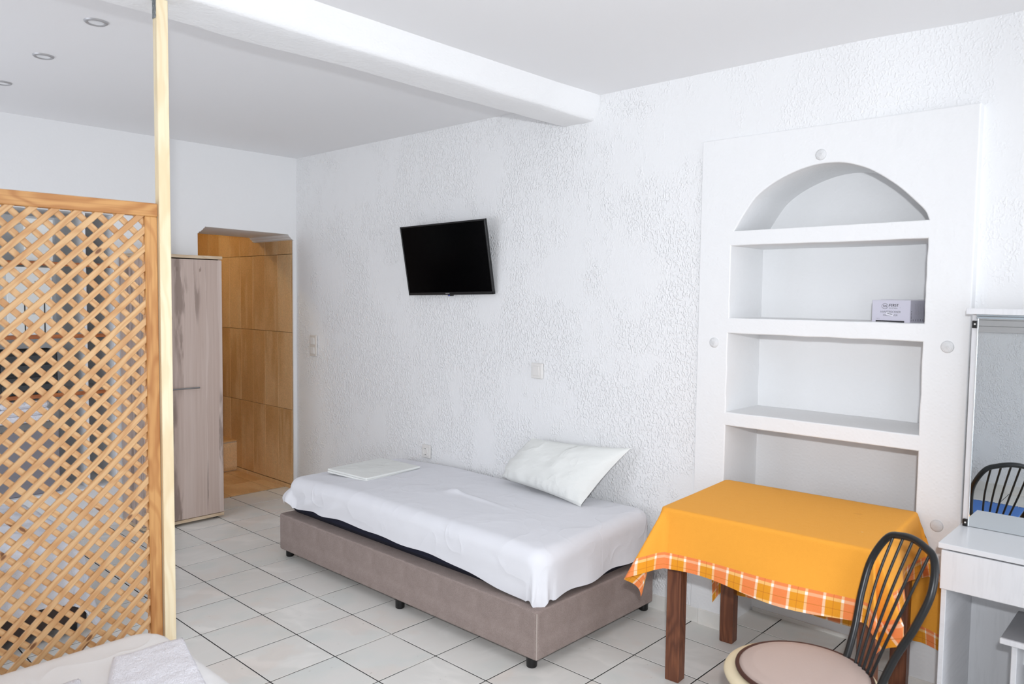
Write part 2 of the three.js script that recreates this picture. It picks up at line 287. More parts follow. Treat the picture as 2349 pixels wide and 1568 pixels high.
// remaining walls, outside the frame: openings for the entrance and the window
const mWallFar = mStucco;
const wallLeft = struct('wall_left', boxUV(merge([
  boxGeo(-0.6, 0.4, -0.05, 2.75, ROOM_Z, ROOM_Z + 0.25, 0.001), boxGeo(0.4, 2.2, -0.05, 0.6, ROOM_Z, ROOM_Z + 0.25, 0.001), boxGeo(0.4, 2.2, 1.7, 2.75, ROOM_Z, ROOM_Z + 0.25, 0.001), boxGeo(2.2, 6.2, -0.05, 2.75, ROOM_Z, ROOM_Z + 0.25, 0.001), boxGeo(7.5, ROOM_X + 0.25, -0.05, 2.75, ROOM_Z, ROOM_Z + 0.25, 0.001), boxGeo(6.2, 7.5, 2.1, 2.75, ROOM_Z, ROOM_Z + 0.25, 0.001)])), mWallFar);
{
  const sk = struct('baseboard_left', boxGeo(3.0, 3.965, -0.003, 0.065, ROOM_Z - 0.012, ROOM_Z + 0.004), mTile);
  boxAt('skirting_tile', 3.968, 4.265, -0.003, 0.065, ROOM_Z - 0.012, ROOM_Z + 0.004, mTile, sk); boxAt('skirting_tile', 4.268, 4.565, -0.003, 0.065, ROOM_Z - 0.012, ROOM_Z + 0.004, mTile, sk);
}
const wallFront = struct('wall_front', boxUV(merge([
  boxGeo(ROOM_X, ROOM_X + 0.25, -0.05, 2.75, -0.6, 0.3, 0.001), boxGeo(ROOM_X, ROOM_X + 0.25, -0.05, 2.75, 2.5, ROOM_Z + 0.25, 0.001), boxGeo(ROOM_X, ROOM_X + 0.25, -0.05, 0.36, 0.3, 2.5, 0.001), boxGeo(ROOM_X, ROOM_X + 0.25, 2.44, 2.75, 0.3, 2.5, 0.001)])), mWallFar);
// ceiling and the plastered beam
const ceiling = struct('ceiling', planarUV(boxGeo(-0.1, ROOM_X + 0.25, CEIL, 2.80, -0.6, ROOM_Z + 0.25, 0.001), 0, 2), mCeiling);
{
  const L = ROOM_Z + 0.02;
  // cross-section of the beam at distance z from the wall, run as a closed strip: ceiling-back, lower back, lower front, ceiling-front
  const sec = (z) => {
    const n = (s, f) => fbm(z * f + s * 9.1, s * 3.7, 128, 128, 3, 31) - 0.5;
    const near = 1 - sstep(0, 0.35, z);
    const yb = 2.437 + 0.016 * n(1, 1.6) - 0.010 * near, yf = 2.450 + 0.014 * n(2, 1.6) - 0.022 * near;
    const xb = 2.612 + 0.026 * n(3, 2.6) + 0.022 * near, xf = 2.792 + 0.022 * n(4, 1.8) + 0.045 * near;
    return [[xb - 0.004, CEIL + 0.02], [xb, yb + 0.02], [xb + 0.002, yb + 0.006], [xb + 0.010, yb], [mix(xb, xf, 0.33), mix(yb, yf, 0.33) + 0.003], [mix(xb, xf, 0.66), mix(yb, yf, 0.66) - 0.002], [xf - 0.014, yf], [xf - 0.003, yf + 0.006], [xf + 0.004, yf + 0.018], [xf + 0.03, yf + 0.06], [2.868, CEIL + 0.02]];
  };
  const g = grid(10, 180, (u, v) => { const z = v * L, c = sec(z)[Math.round(u * 10)]; return [c[0], c[1], z - 0.01]; }, (u, v, q) => [q[0] + q[1], q[2]]);
  add('beam', g, std({ color: WHITE, roughness: 0.75, bumpMap: plasterBump, bumpScale: 0.003, side: THREE.DoubleSide }), ceiling);
}
// passage behind the doorway: ochre tiles, a step, a warm lamp on its ceiling
{
  const w = struct('wall_passage', merge([boxGeo(-2.3, -0.006, -0.05, 2.6, -0.30, 0.014, 0.001), boxGeo(-2.5, -2.2, -0.05, 2.6, -0.3, 1.7, 0.001), boxGeo(-2.3, -0.6, -0.05, 2.6, 1.5, 1.7, 0.001)]), mOchreGrout);
  const r = rng(25), xs = [-0.016, -0.034, -0.232, -0.433, -0.629, -0.830, -1.022, -1.218, -1.422, -1.624, -1.826, -2.028, -2.2], ys = [0.03, 0.62, 1.225, 1.83, 2.435];
  for (let i = 0; i + 1 < xs.length; i++) for (let j = 0; j + 1 < ys.length; j++) {
    const wd = xs[i] - xs[i + 1], h = Math.min(ys[j + 1], 2.48) - ys[j];
    const m = add('tile', cbox(wd - 0.003, h - 0.003, 0.010, 0.0012, [r() * 1.5, r() * 1.5]), mOchre, w); m.position.set((xs[i] + xs[i + 1]) / 2, ys[j] + h / 2, 0.0195 + r() * 0.0012);
  }
  for (let i = 0; i < 4; i++) boxAt('skirting_tile', -0.25 - i * 0.24, -0.015 - i * 0.24, -0.003, 0.026, 0.016, 0.030, mOchre, w);
  const st = struct('trim_1', boxGeo(-1.7, -0.925, -0.01, 0.255, 0.02, 0.9, 0.002), std({ color: 0xb9aea0, roughness: 0.8 }));
  for (let i = 0; i < 3; i++) boxAt('tile', -0.930, -0.918, 0.004, 0.243, 0.024 + i * 0.3, 0.321 + i * 0.3, mOchre, st, 0.0015, [i * 0.4, 0.2]);
  for (let i = 0; i < 3; i++) boxAt('tile', -1.25, -0.922, 0.250, 0.262, 0.024 + i * 0.3, 0.321 + i * 0.3, mOchre, st, 0.0015, [i * 0.4, 0.6]);
  const c = struct('ceiling_passage', boxGeo(-2.5, -0.58, 2.52, 2.80, -0.3, 1.7, 0.001), mCeiling);
  const lamp = thing('ceiling_lamp', 'small round ceiling lamp glowing in the tiled passage behind the doorway', 'lamp', [-1.20, 2.52, 1.20]);
  add('lamp_base', new THREE.CylinderGeometry(0.09, 0.09, 0.02, 32).translate(0, -0.01, 0), mPlastic, lamp);
  add('lamp_shade', new THREE.SphereGeometry(0.075, 32, 16, 0, 6.2832, Math.PI / 2, Math.PI / 2).translate(0, -0.02, 0), std({ color: 0xffffff, emissive: 0xffd9a0, emissiveIntensity: 1.5 }), lamp);
  const pl = new THREE.PointLight(0xffdf9c, LAMP_POWER, 0, 2); pl.position.set(-1.20, 2.40, 1.20); pl.castShadow = true; pl.shadow.radius = 2.5; scene.add(pl);
}

// ---------- recessed spotlights ----------
[[2.033, 'recessed ceiling spotlight nearest the plastered beam'], [1.393, 'middle recessed spotlight in the row of three on the ceiling'], [0.745, 'recessed spotlight at the left edge, farthest from the beam']].forEach(([x, label]) => {
  const o = thing('recessed_spotlight', label, 'spotlight', [x, CEIL, 2.10], 0, 'recessed spotlights in the left ceiling');
  const ring = new THREE.LatheGeometry([[0.026, -0.001], [0.030, -0.0065], [0.036, -0.0075], [0.041, -0.004], [0.043, 0.001]].map((p) => new THREE.Vector2(...p)), 40);
  add('trim_ring', ring, std({ color: 0xb9b9bb, roughness: 0.4, metalness: 0.4, side: THREE.DoubleSide }), o);
  add('reflector', new THREE.LatheGeometry([[0.0, -0.0015], [0.012, -0.002], [0.027, -0.004]].map((p) => new THREE.Vector2(...p)), 32), std({ color: 0xf0f2f4, roughness: 0.25, side: THREE.DoubleSide }), o);
});

// ---------- post and trellis ----------
{
  const o = thing('wooden_post', 'pale square pine post reaching from floor to beam at the end of the trellis', 'post', [2.737, 0, 2.151]);
  const post = add('post', cbox(0.030, 2.447, 0.036, 0.0015, [0.1, 0.3]), mPine, o); post.position.y = 1.2235;
  const br = add('bracket', merge([boxGeo(-0.012, 0.012, 2.386, 2.446, 0.0182, 0.0205, 0.0006), boxGeo(-0.012, 0.012, 2.4435, 2.4460, 0.0182, 0.085, 0.0006), new THREE.SphereGeometry(0.004, 10, 8).scale(1, 1, 0.5).translate(0, 2.40, 0.021), new THREE.SphereGeometry(0.004, 10, 8).scale(1, 1, 0.5).translate(0, 2.425, 0.021)]), mZinc, o);
  br.userData.label = 'galvanised angle bracket';
}
{
  const z0 = 2.170, z1 = 3.07, yT = 1.807, yB = 0.02, fx = 2.727;        // frame centre plane
  const o = thing('trellis_panel', 'brown diagonal wooden trellis screen fixed beside the pale post', 'trellis', [fx, 0, z0]);
  const rail = (y0, y1) => { const m = add('rail', cbox(0.030, y1 - y0, z1 - z0, 0.002, [y0 * 0.3 + 0.05, 0.23]), mTrellisFrame, o); m.position.set(0, (y0 + y1) / 2, (z1 - z0) / 2); };
  rail(1.765, yT); rail(yB, yB + 0.042);
  const stile = (a) => { const m = add('stile', cbox(0.028, 1.765 - yB - 0.042, 0.038, 0.002, [a, 0.41 + a]), mTrellisFrame, o); m.position.set(-0.001, (1.765 + yB + 0.042) / 2, a + 0.019); };
  stile(0.001); stile(z1 - z0 - 0.039);
  const za = 0.034, zb = z1 - z0 - 0.034, ya = yB + 0.036, yb = 1.772, K = Math.tan(44 * Math.PI / 180), pitch = 0.0572, r = rng(77);
  for (const dir of [1, -1]) {
    const n = Math.ceil((yb - ya + (zb - za) * K) / pitch);
    for (let i = 0; i < n; i++) {
      // front slats (dir 1) rise towards the post (smaller z); back slats fall towards it
      const c = dir === 1 ? ya + 0.01 + i * pitch : ya - (zb - za) * K + 0.03 + i * pitch;       // height at z = za
      const y = (z) => (dir === 1 ? c - (z - za) * K : c + (z - za) * K);
      let a = za, b = zb; const inv = (yy) => (dir === 1 ? za + (c - yy) / K : za + (yy - c) / K);
      const t0 = inv(ya), t1 = inv(yb); a = Math.max(a, Math.min(t0, t1)); b = Math.min(b, Math.max(t0, t1)); if (b - a < 0.02) continue;
      const len = (b - a) * Math.hypot(1, K);
      const m = add('slat', cbox(0.0078, 0.0178 + 0.001 * (r() - 0.5), Math.round(len * 100) / 100, 0.0012, [Math.floor(r() * 12) * 0.03, Math.floor(r() * 12) * 0.08]), mTrellis, o);
      const zc = (a + b) / 2; m.position.set(dir === 1 ? 0.0055 : -0.0045, y(zc), zc); m.rotation.x = (dir === 1 ? 1 : -1) * Math.atan(K); m.rotation.x += (r() - 0.5) * 0.006;
    }
  }
}

// ---------- wardrobe ----------
{
  const o = thing('wardrobe', 'tall single-door wardrobe in pinkish grey oak beside the doorway', 'wardrobe', [0, 0, 0.768]);
  const W = 0.53, D = 0.34, H = 1.767, B = 0.018;
  const put = (n, x0, x1, y0, y1, z0, z1, m, c = 0.0012, uo) => { const q = boxAt(n, x0, x1, y0, y1, z0 + 0.768, z1 + 0.768, m, o, c, uo); return q; };
  put('top_panel', 0.012, D + 0.004, H - 0.020, H, -0.002, W + 0.002, mOakEdge);
  put('bottom_panel', 0.012, D, B, B + 0.020, 0, W, mOakEdge);
  put('side_panel', 0.012, D - 0.022, B + 0.02, H - 0.02, 0.0, 0.016, mOak); put('side_panel', 0.012, D - 0.022, B + 0.02, H - 0.02, W - 0.016, W, mOak, 0.0012, [0.2, 0.1]);
  put('back_panel', 0.012, 0.018, B + 0.02, H - 0.02, 0.016, W - 0.016, mDarkWood);
  put('door', D - 0.019, D - 0.001, B + 0.0235, H - 0.0265, 0.001, W - 0.001, mOak, 0.001, [0.15, 0.3]);
  const h = add('handle', merge([new THREE.CylinderGeometry(0.005, 0.005, 0.26, 14).rotateX(Math.PI / 2), new THREE.CylinderGeometry(0.004, 0.004, 0.026, 10).rotateZ(Math.PI / 2).translate(-0.012, 0, 0.10), new THREE.CylinderGeometry(0.004, 0.004, 0.026, 10).rotateZ(Math.PI / 2).translate(-0.012, 0, -0.10)]), mSteel, o); h.position.set(D + 0.024, 0.904, 0.300);
  for (const [x, z] of [[0.05, 0.04], [0.29, 0.04], [0.05, W - 0.04], [0.29, W - 0.04]]) { const f = add('foot', new THREE.CylinderGeometry(0.014, 0.016, 0.018, 16), mBlack, o); f.position.set(x, 0.009, z); }
}

// ---------- shelves in the alcove and what stands on them ----------
[[1.700, 'wooden-edged alcove shelf at the top behind the trellis'], [1.255, 'wooden-edged alcove shelf at mid height behind the trellis'], [0.893, 'wooden-edged alcove shelf above the white linen behind the trellis']].forEach(([y, label]) => {
  const o = thing('alcove_shelf', label, 'shelf', [-0.285, y, 1.893], 0, 'shelves in the alcove');
  add('board', cbox(0.545, 0.020, 1.105, 0.001), std({ color: 0xcfcac2, roughness: 0.6 }), o).position.set(0, -0.011, 0);
  add('edge_strip', cbox(0.012, 0.024, 1.105, 0.0015), mEdgeWood, o).position.set(0.279, -0.011, 0);
});
{
  const mCarton = std({ color: 0xe9e9e4, roughness: 0.6 });
  const b1 = thing('storage_box', 'plain white box on the upper alcove shelf behind the trellis', 'box', [-0.12, 1.7, 1.745]);
  add('body', cbox(0.2, 0.225, 0.155, 0.004), mCarton, b1).position.y = 0.1145; add('lid', cbox(0.206, 0.03, 0.161, 0.004), mCarton, b1).position.y = 0.243;
  const print = canvasTex(512, 512, (c, w, h) => { c.fillStyle = '#e9e9e4'; c.fillRect(0, 0, w, h); c.strokeStyle = '#55554f'; c.lineWidth = 7; c.beginPath(); c.arc(300, 190, 110, 0.2, 2.9); c.stroke(); c.fillStyle = '#4a4a46'; c.font = '90px sans-serif'; c.fillText('d', 280, 160); c.fillText('o', 370, 250); c.lineWidth = 4; c.beginPath(); c.moveTo(30, 360); c.lineTo(360, 360); c.moveTo(30, 160); c.lineTo(140, 100); c.stroke(); });
  const b2 = thing('printed_carton', 'white carton printed with round lettering on the middle alcove shelf', 'carton', [-0.11, 1.255, 1.80]);
  add('body', cbox(0.2, 0.41, 0.24, 0.003), mCarton, b2).position.y = 0.2055;
  const pr = add('print', new THREE.PlaneGeometry(0.22, 0.38).rotateY(Math.PI / 2), std({ map: print, roughness: 0.6 }), b2); pr.position.set(0.1008, 0.206, 0);
  for (const z of [-0.075, 0.03]) { const s = add('seam', cbox(0.003, 0.2, 0.006, 0.0005), mDark, b2); s.position.set(0.1015, 0.11, z); }
  const b3 = thing('drawer_box', 'black box with horizontal slots on the alcove shelf', 'box', [-0.11, 0.893, 1.815]);
  add('body', cbox(0.2, 0.27, 0.31, 0.004), std({ color: 0x1d1f20, roughness: 0.6 }), b3).position.y = 0.1355;
  for (const y of [0.04, 0.085, 0.15, 0.21]) { const d = add('drawer', cbox(0.012, y > 0.1 ? 0.052 : 0.036, 0.29, 0.003), std({ color: 0x2c2f30, roughness: 0.45 }), b3); d.position.set(0.103, y + 0.006, 0); }
  const b4 = thing('linen_pile', 'folded white linen stacked on the grey box in the alcove', 'linen', [-0.12, 0.722, 1.84]);
  for (let i = 0; i < 3; i++) add('folded_sheet', cbox(0.22, 0.042, 0.28 - i * 0.01, 0.014), mTowel, b4).position.y = 0.022 + i * 0.044;
  const b5 = thing('storage_box', 'grey storage box on the alcove floor under the folded linen', 'box', [-0.14, 0.27, 1.86]);
  add('body', cbox(0.2, 0.40, 0.42, 0.006), std({ color: 0x8d8a90, roughness: 0.7 }), b5).position.y = 0.201; add('lid', cbox(0.21, 0.05, 0.43, 0.006), std({ color: 0x84827f, roughness: 0.7 }), b5).position.y = 0.427;
}

// ---------- draped cloth: a flat top with rounded edges whose margins hang down ----------
// hang(side, t): length of cloth beyond the edge; flare(phi, corner, s): extra outward reach at a corner, s = share of the hang
function drape({ W, D, top, r, rc, hang, cut = () => 1, keep, flare, ripple, wrinkle, nx = 70, nz = 50, m = 26, uvScale }) {
  const ax = (i, n, half) => { if (i <= m) return { c: -half, t: 1 - i / m, s: -1 }; if (i >= n + m) return { c: half, t: (i - n - m) / m, s: 1 }; return { c: mix(-half, half, (i - m) / n), t: 0, s: 0 }; };
  const NX = nx + 2 * m, NZ = nz + 2 * m, hx = W / 2 - rc, hz = D / 2 - rc, q = Math.PI / 2 * r, f0 = rc - r;
  const p = [], uv = [], idx = [];
  for (let j = 0; j <= NZ; j++) for (let i = 0; i <= NX; i++) {
    const A = ax(i, nx, hx), B = ax(j, nz, hz);
    const lx = A.s ? hang(A.s > 0 ? 'E' : 'W', B.c / hz) + rc : 0, lz = B.s ? hang(B.s > 0 ? 'S' : 'N', A.c / hx) + rc : 0;
    const ex = A.t * lx * Math.sign(A.s), ez = B.t * lz * Math.sign(B.s); let e = Math.hypot(ex, ez);
    const cn = (B.s > 0 ? 'S' : 'N') + (A.s > 0 ? 'E' : 'W'), phi = Math.atan2(Math.abs(ez), Math.abs(ex));
    const dx = e ? ex / e : 0, dz = e ? ez / e : 0; let out, y; if (A.s && B.s) e *= mix(1, cut(cn), Math.sin(2 * phi));
    if (e <= f0) { out = e; y = top; } else if (e < f0 + q) { const th = (e - f0) / r; out = f0 + r * Math.sin(th); y = top - r * (1 - Math.cos(th)); } else { const h = e - f0 - q; out = f0 + r; y = top - r - h;
      const k = (A.s && B.s) ? flare(phi, cn, h) : 0;
      out += k + ripple(A.s && !B.s ? (A.s > 0 ? 'E' : 'W') : (B.s && !A.s ? (B.s > 0 ? 'S' : 'N') : 'C'), A.s && !B.s ? B.c : A.c, h); }
    const w = wrinkle ? wrinkle(A.c + ex, B.c + ez, e) : 0;
    const P = [A.c + dx * out, y + w, B.c + dz * out]; if (keep) keep(P); p.push(...P); uv.push((A.c + ex), (B.c + ez));
  }
  for (let j = 0; j < NZ; j++) for (let i = 0; i < NX; i++) { const a = j * (NX + 1) + i, b = a + 1, c = a + NX + 1, d = c + 1; idx.push(a, d, b, a, c, d); }
  const g = new THREE.BufferGeometry(); g.setAttribute('position', new THREE.Float32BufferAttribute(p, 3)); g.setAttribute('uv', new THREE.Float32BufferAttribute(uv, 2)); g.setIndex(idx); g.computeVertexNormals(); return g;
}

// ---------- bed by the television wall ----------
{
  const x0 = 1.300, x1 = 3.283, z0 = 0.040, z1 = 0.912;
  const o = thing('bed', 'low taupe fabric bed base on short black feet along the stucco wall', 'bed', [(x0 + x1) / 2, 0, (z0 + z1) / 2]);
  const W = x1 - x0, D = z1 - z0, bx = (h, w, d, y, c) => { const g = new THREE.ExtrudeGeometry(rr(w, d, 0.018), { depth: h - 0.016, bevelEnabled: true, bevelThickness: 0.008, bevelSize: 0.008, bevelOffset: -0.008, bevelSegments: 3, curveSegments: 6 }); g.rotateX(-Math.PI / 2); g.translate(0, y + 0.008, 0); return boxUV(g); };
  add('base', bx(0.205, W, D, 0.049), mTaupe, o);
  const seam = add('corner_seam', tube([[W / 2 - 0.004, 0.053, D / 2 - 0.004], [W / 2 - 0.004, 0.246, D / 2 - 0.004]], 0.003, 2, 8), std({ color: 0xb5a8a0, roughness: 1 }), o); seam.userData.label = 'pale worn corner piping';
  for (const [x, z] of [[x1 - 0.055, z1 - 0.035], [x0 + 0.035, z1 - 0.05], [2.373, z1 - 0.03], [x1 - 0.045, z0 + 0.02], [x0 + 0.04, z0 + 0.04], [2.373, z0 + 0.04]]) { const f = add('foot', new THREE.LatheGeometry([[0.0, 0], [0.019, 0], [0.0225, 0.004], [0.0235, 0.05]].map((p) => new THREE.Vector2(...p)), 24), mBlack, o); f.position.set(x - o.position.x, 0, z - o.position.z); }
  const mt = add('mattress', cbox(W - 0.05, 0.200, 0.815, 0.03), mNavy); mt.position.set((x0 + x1) / 2, 0.255 + 0.1, 0.4475); tag(mt, 'dark navy mattress edge showing under the white sheet on the taupe base', 'mattress');
  const sh = add('bed_sheet', drape({
    W: W - 0.022, D: 0.846, top: 0.490, r: 0.060, rc: 0.085, m: 30, nx: 120, nz: 60, cut: (c) => (c === 'SE' ? 0.86 : 0.70),
    hang: (s, t) => (s === 'S' ? 0.140 + 0.012 * sstep(-1, 0.2, t) + 0.046 * sstep(0.3, 1, t) + 0.003 * Math.sin(t * 17) : s === 'E' ? 0.184 + 0.006 * Math.sin(t * 7) : s === 'W' ? 0.125 : 0.12),
    flare: (phi, c, h) => { const d = Math.sin(2 * phi); if (c === 'SE') return h * (0.16 * d * d + 0.10 * Math.exp(-Math.pow((phi - 1.10) / 0.13, 2)) + 0.06 * Math.exp(-Math.pow((phi - 0.45) / 0.12, 2)) - 0.05 * d); if (c === 'SW') return 0.055 * Math.sin(Math.PI * clamp(h / 0.15, 0, 1)) * (0.7 * d + 0.5 * Math.exp(-Math.pow((phi - 0.5) / 0.2, 2))) + 0.03 * h * Math.sin(phi * 12); return 0.05 * h * d; },
    ripple: (s, t, h) => (s === 'S' ? -0.06 * h * sstep(0.03, 0.1, h) + 0.011 * sstep(-0.2, -0.9, t) * Math.sin((t * 26 + h * 40)) * sstep(0, 0.06, h) + 0.006 * Math.sin(t * 9 + 1) * h * 4 + 0.006 * sstep(0.85, 1, t) * Math.sin(t * 60) : s === 'W' ? 0.01 * Math.sin(t * 14) * h * 4 + 0.05 * Math.sin(Math.PI * clamp(h / 0.15, 0, 1)) : 0.006 * Math.sin(t * 20) * h * 6),
    wrinkle: (x, z, e) => { const sag = -0.026 * sstep(-0.35, -1.0, x) - 0.012 * sstep(0.75, 1.0, x) * sstep(0, 0.42, z) + 0.016 * sstep(0.2, 0.95, x) * sstep(0.2, -0.42, z); const a = 0.004 * (fbm(x * 3 + z * 2, z * 5, 64, 64, 3, 44) - 0.5); const b = 0.016 * Math.exp(-Math.pow((x - 0.02) / 0.05, 2) - Math.pow((z - 0.02) / 0.03, 2)) + 0.009 * Math.exp(-Math.pow((z - 0.02 - 0.08 * (x - 0.1)) / 0.012, 2)) * sstep(0.0, 0.06, x) * sstep(0.55, 0.2, x); const seamLine = 0.002 * Math.exp(-Math.pow((x + 0.16 - 0.25 * (0.1 - z) * sstep(0.05, -0.2, z)) / 0.006, 2)) * sstep(-0.1, 0.1, z); return sag + (e > 0.2 ? 0.3 * a : a + b + seamLine); },
  }), mSheet);
  sh.position.set((x0 + x1) / 2, 0, 0.4565); tag(sh, 'white fitted sheet draped over the mattress of the bed under the television', 'bed sheet');
}
function rr(w, h, r) { const s = new THREE.Shape(), x = -w / 2, y = -h / 2; s.moveTo(x + r, y); s.lineTo(x + w - r, y); s.absarc(x + w - r, y + r, r, -Math.PI / 2, 0); s.lineTo(x + w, y + h - r); s.absarc(x + w - r, y + h - r, r, 0, Math.PI / 2); s.lineTo(x + r, y + h); s.absarc(x + r, y + h - r, r, Math.PI / 2, Math.PI); s.lineTo(x, y + r); s.absarc(x + r, y + r, r, Math.PI, Math.PI * 1.5); return s; }
// pillow leaning on the wall: two bulging faces over a four-cornered outline
{
  const TL = new THREE.Vector3(2.505, 0.752, 0.075), TR = new THREE.Vector3(3.145, 0.786, 0.060), BL = new THREE.Vector3(2.270, 0.505, 0.120), BR = new THREE.Vector3(2.990, 0.500, 0.255);
  const nrm = new THREE.Vector3().crossVectors(BR.clone().sub(BL), TL.clone().sub(BL)).normalize();
  const face = (sgn) => grid(56, 40, (u, v) => {
    const a = 2 * u - 1, b = 2 * v - 1;
    // pull the seams in between the corners, round the lower left corner
    let uu = 0.5 + 0.5 * a * (1 - 0.05 * (1 - b * b)), vv = 0.5 + 0.5 * b * (1 - 0.075 * (1 - a * a));
    const rl = sstep(0.55, 1, -a) * sstep(0.2, 1, -b); uu += 0.075 * rl; vv += 0.05 * rl;
    const P = BL.clone().lerp(BR, uu).lerp(TL.clone().lerp(TR, uu), vv);
    const t = Math.pow(Math.max(0, 1 - Math.pow(Math.abs(a), 3.2)), 0.55) * Math.pow(Math.max(0, 1 - Math.pow(Math.abs(b), 2.6)), 0.55);
    let th = 0.082 * t * (1 - 0.18 * b) * (sgn > 0 ? 1 : 0.55);
    if (sgn > 0) { const edge = sstep(0.45, 1, -b) * (1 - sstep(0.94, 1, -b)); th += 0.010 * t * (fbm(u * 5, v * 4, 64, 64, 4, 55) - 0.5) * 2 + 0.005 * edge * Math.sin(u * 75 + 4 * Math.sin(u * 9) + v * 8); const le = sstep(0.5, 1, -a) * (1 - sstep(0.94, 1, -a)); th += 0.004 * le * Math.sin(v * 30 + 1); }
    return P.addScaledVector(nrm, sgn * th).toArray();
  }, (u, v) => [u * 0.7, v * 0.45]);
  const front = face(1), back = face(-1); { const ix = back.index.array; for (let i = 0; i < ix.length; i += 3) { const t = ix[i]; ix[i] = ix[i + 1]; ix[i + 1] = t; } back.computeVertexNormals(); }
  const p = add('pillow', merge([front, back]), mPillow); tag(p, 'plump white pillow leaning against the stucco wall on the bed', 'pillow');
}
// folded sheet lying on the bed
{
  const o = thing('folded_sheet', 'flat folded white sheet lying at the doorway end of the bed', 'folded sheet', [1.60, 0.4785, 0.457], 0.06);
  const leaf = (w, d, h, y, dx, dz, tw) => { const g = new THREE.ExtrudeGeometry(rr(w, d, 0.008), { depth: h - 0.005, bevelEnabled: true, bevelThickness: 0.0025, bevelSize: 0.004, bevelOffset: -0.004, bevelSegments: 3, curveSegments: 3 }); g.rotateX(-Math.PI / 2); g.rotateY(tw); g.translate(dx, y, dz); return boxUV(g); };
  add('lower_fold', leaf(0.348, 0.41, 0.011, 0.003, -0.004, 0.004, 0.02), mPillow, o); add('upper_fold', leaf(0.355, 0.415, 0.011, 0.0145, 0, 0, -0.005), mPillow, o);
}

// ---------- television ----------
{
  const o = new THREE.Group(); o.name = numbered('television'); scene.add(o); tag(o, 'black flat television tilted down on the stucco wall', 'television');
  const right = new THREE.Vector3(0.99937, 0.01805, -0.0303), up = new THREE.Vector3(-0.0125, 0.9851, 0.1716), n = new THREE.Vector3().crossVectors(right, up).normalize(); up.crossVectors(n, right).normalize(); right.normalize();
  o.matrixAutoUpdate = true; o.position.set(1.785, 1.745, 0.077); o.quaternion.setFromRotationMatrix(new THREE.Matrix4().makeBasis(right, up, n));
  const w = 0.735, h = 0.435;
  add('back_shell', merge([moved(cbox(w - 0.02, h - 0.02, 0.012, 0.003), 0, 0, -0.015), moved(cbox(0.44, 0.20, 0.018, 0.006), 0, -0.045, -0.027)]), mBlack, o);
  add('bezel', merge([moved(cbox(w, 0.009, 0.018, 0.001), 0, h / 2 - 0.0045, -0.009), moved(cbox(w, 0.016, 0.018, 0.001), 0, -h / 2 + 0.008, -0.009), moved(cbox(0.009, h, 0.018, 0.001), -w / 2 + 0.0045, 0, -0.009), moved(cbox(0.009, h, 0.018, 0.001), w / 2 - 0.0045, 0, -0.009)]), mBlack, o);
  add('screen', cbox(w - 0.016, h - 0.023, 0.010, 0.0004), mScreen, o).position.set(0, 0.0035, -0.0072);
  add('logo', cbox(0.034, 0.006, 0.0012, 0.0003), std({ color: 0x9a9a9a, roughness: 0.4, metalness: 0.7 }), o).position.set(-0.012, -h / 2 + 0.009, 0.0003);
  const eye = add('sensor', cbox(0.046, 0.010, 0.012, 0.003), mBlack, o); eye.position.set(0.006, -h / 2 - 0.003, -0.008);
  add('standby_light', new THREE.SphereGeometry(0.0022, 10, 8), std({ color: 0x223388, emissive: 0x4455dd, emissiveIntensity: 1.5 }), o).position.set(-0.002, -h / 2 - 0.004, -0.0015);
  add('wall_bracket', merge([boxGeo(-0.10, 0.10, 0.03, 0.16, -0.075, -0.068, 0.001), boxGeo(-0.02, 0.02, 0.05, 0.12, -0.07, -0.02, 0.002)]), mBlack, o);
}

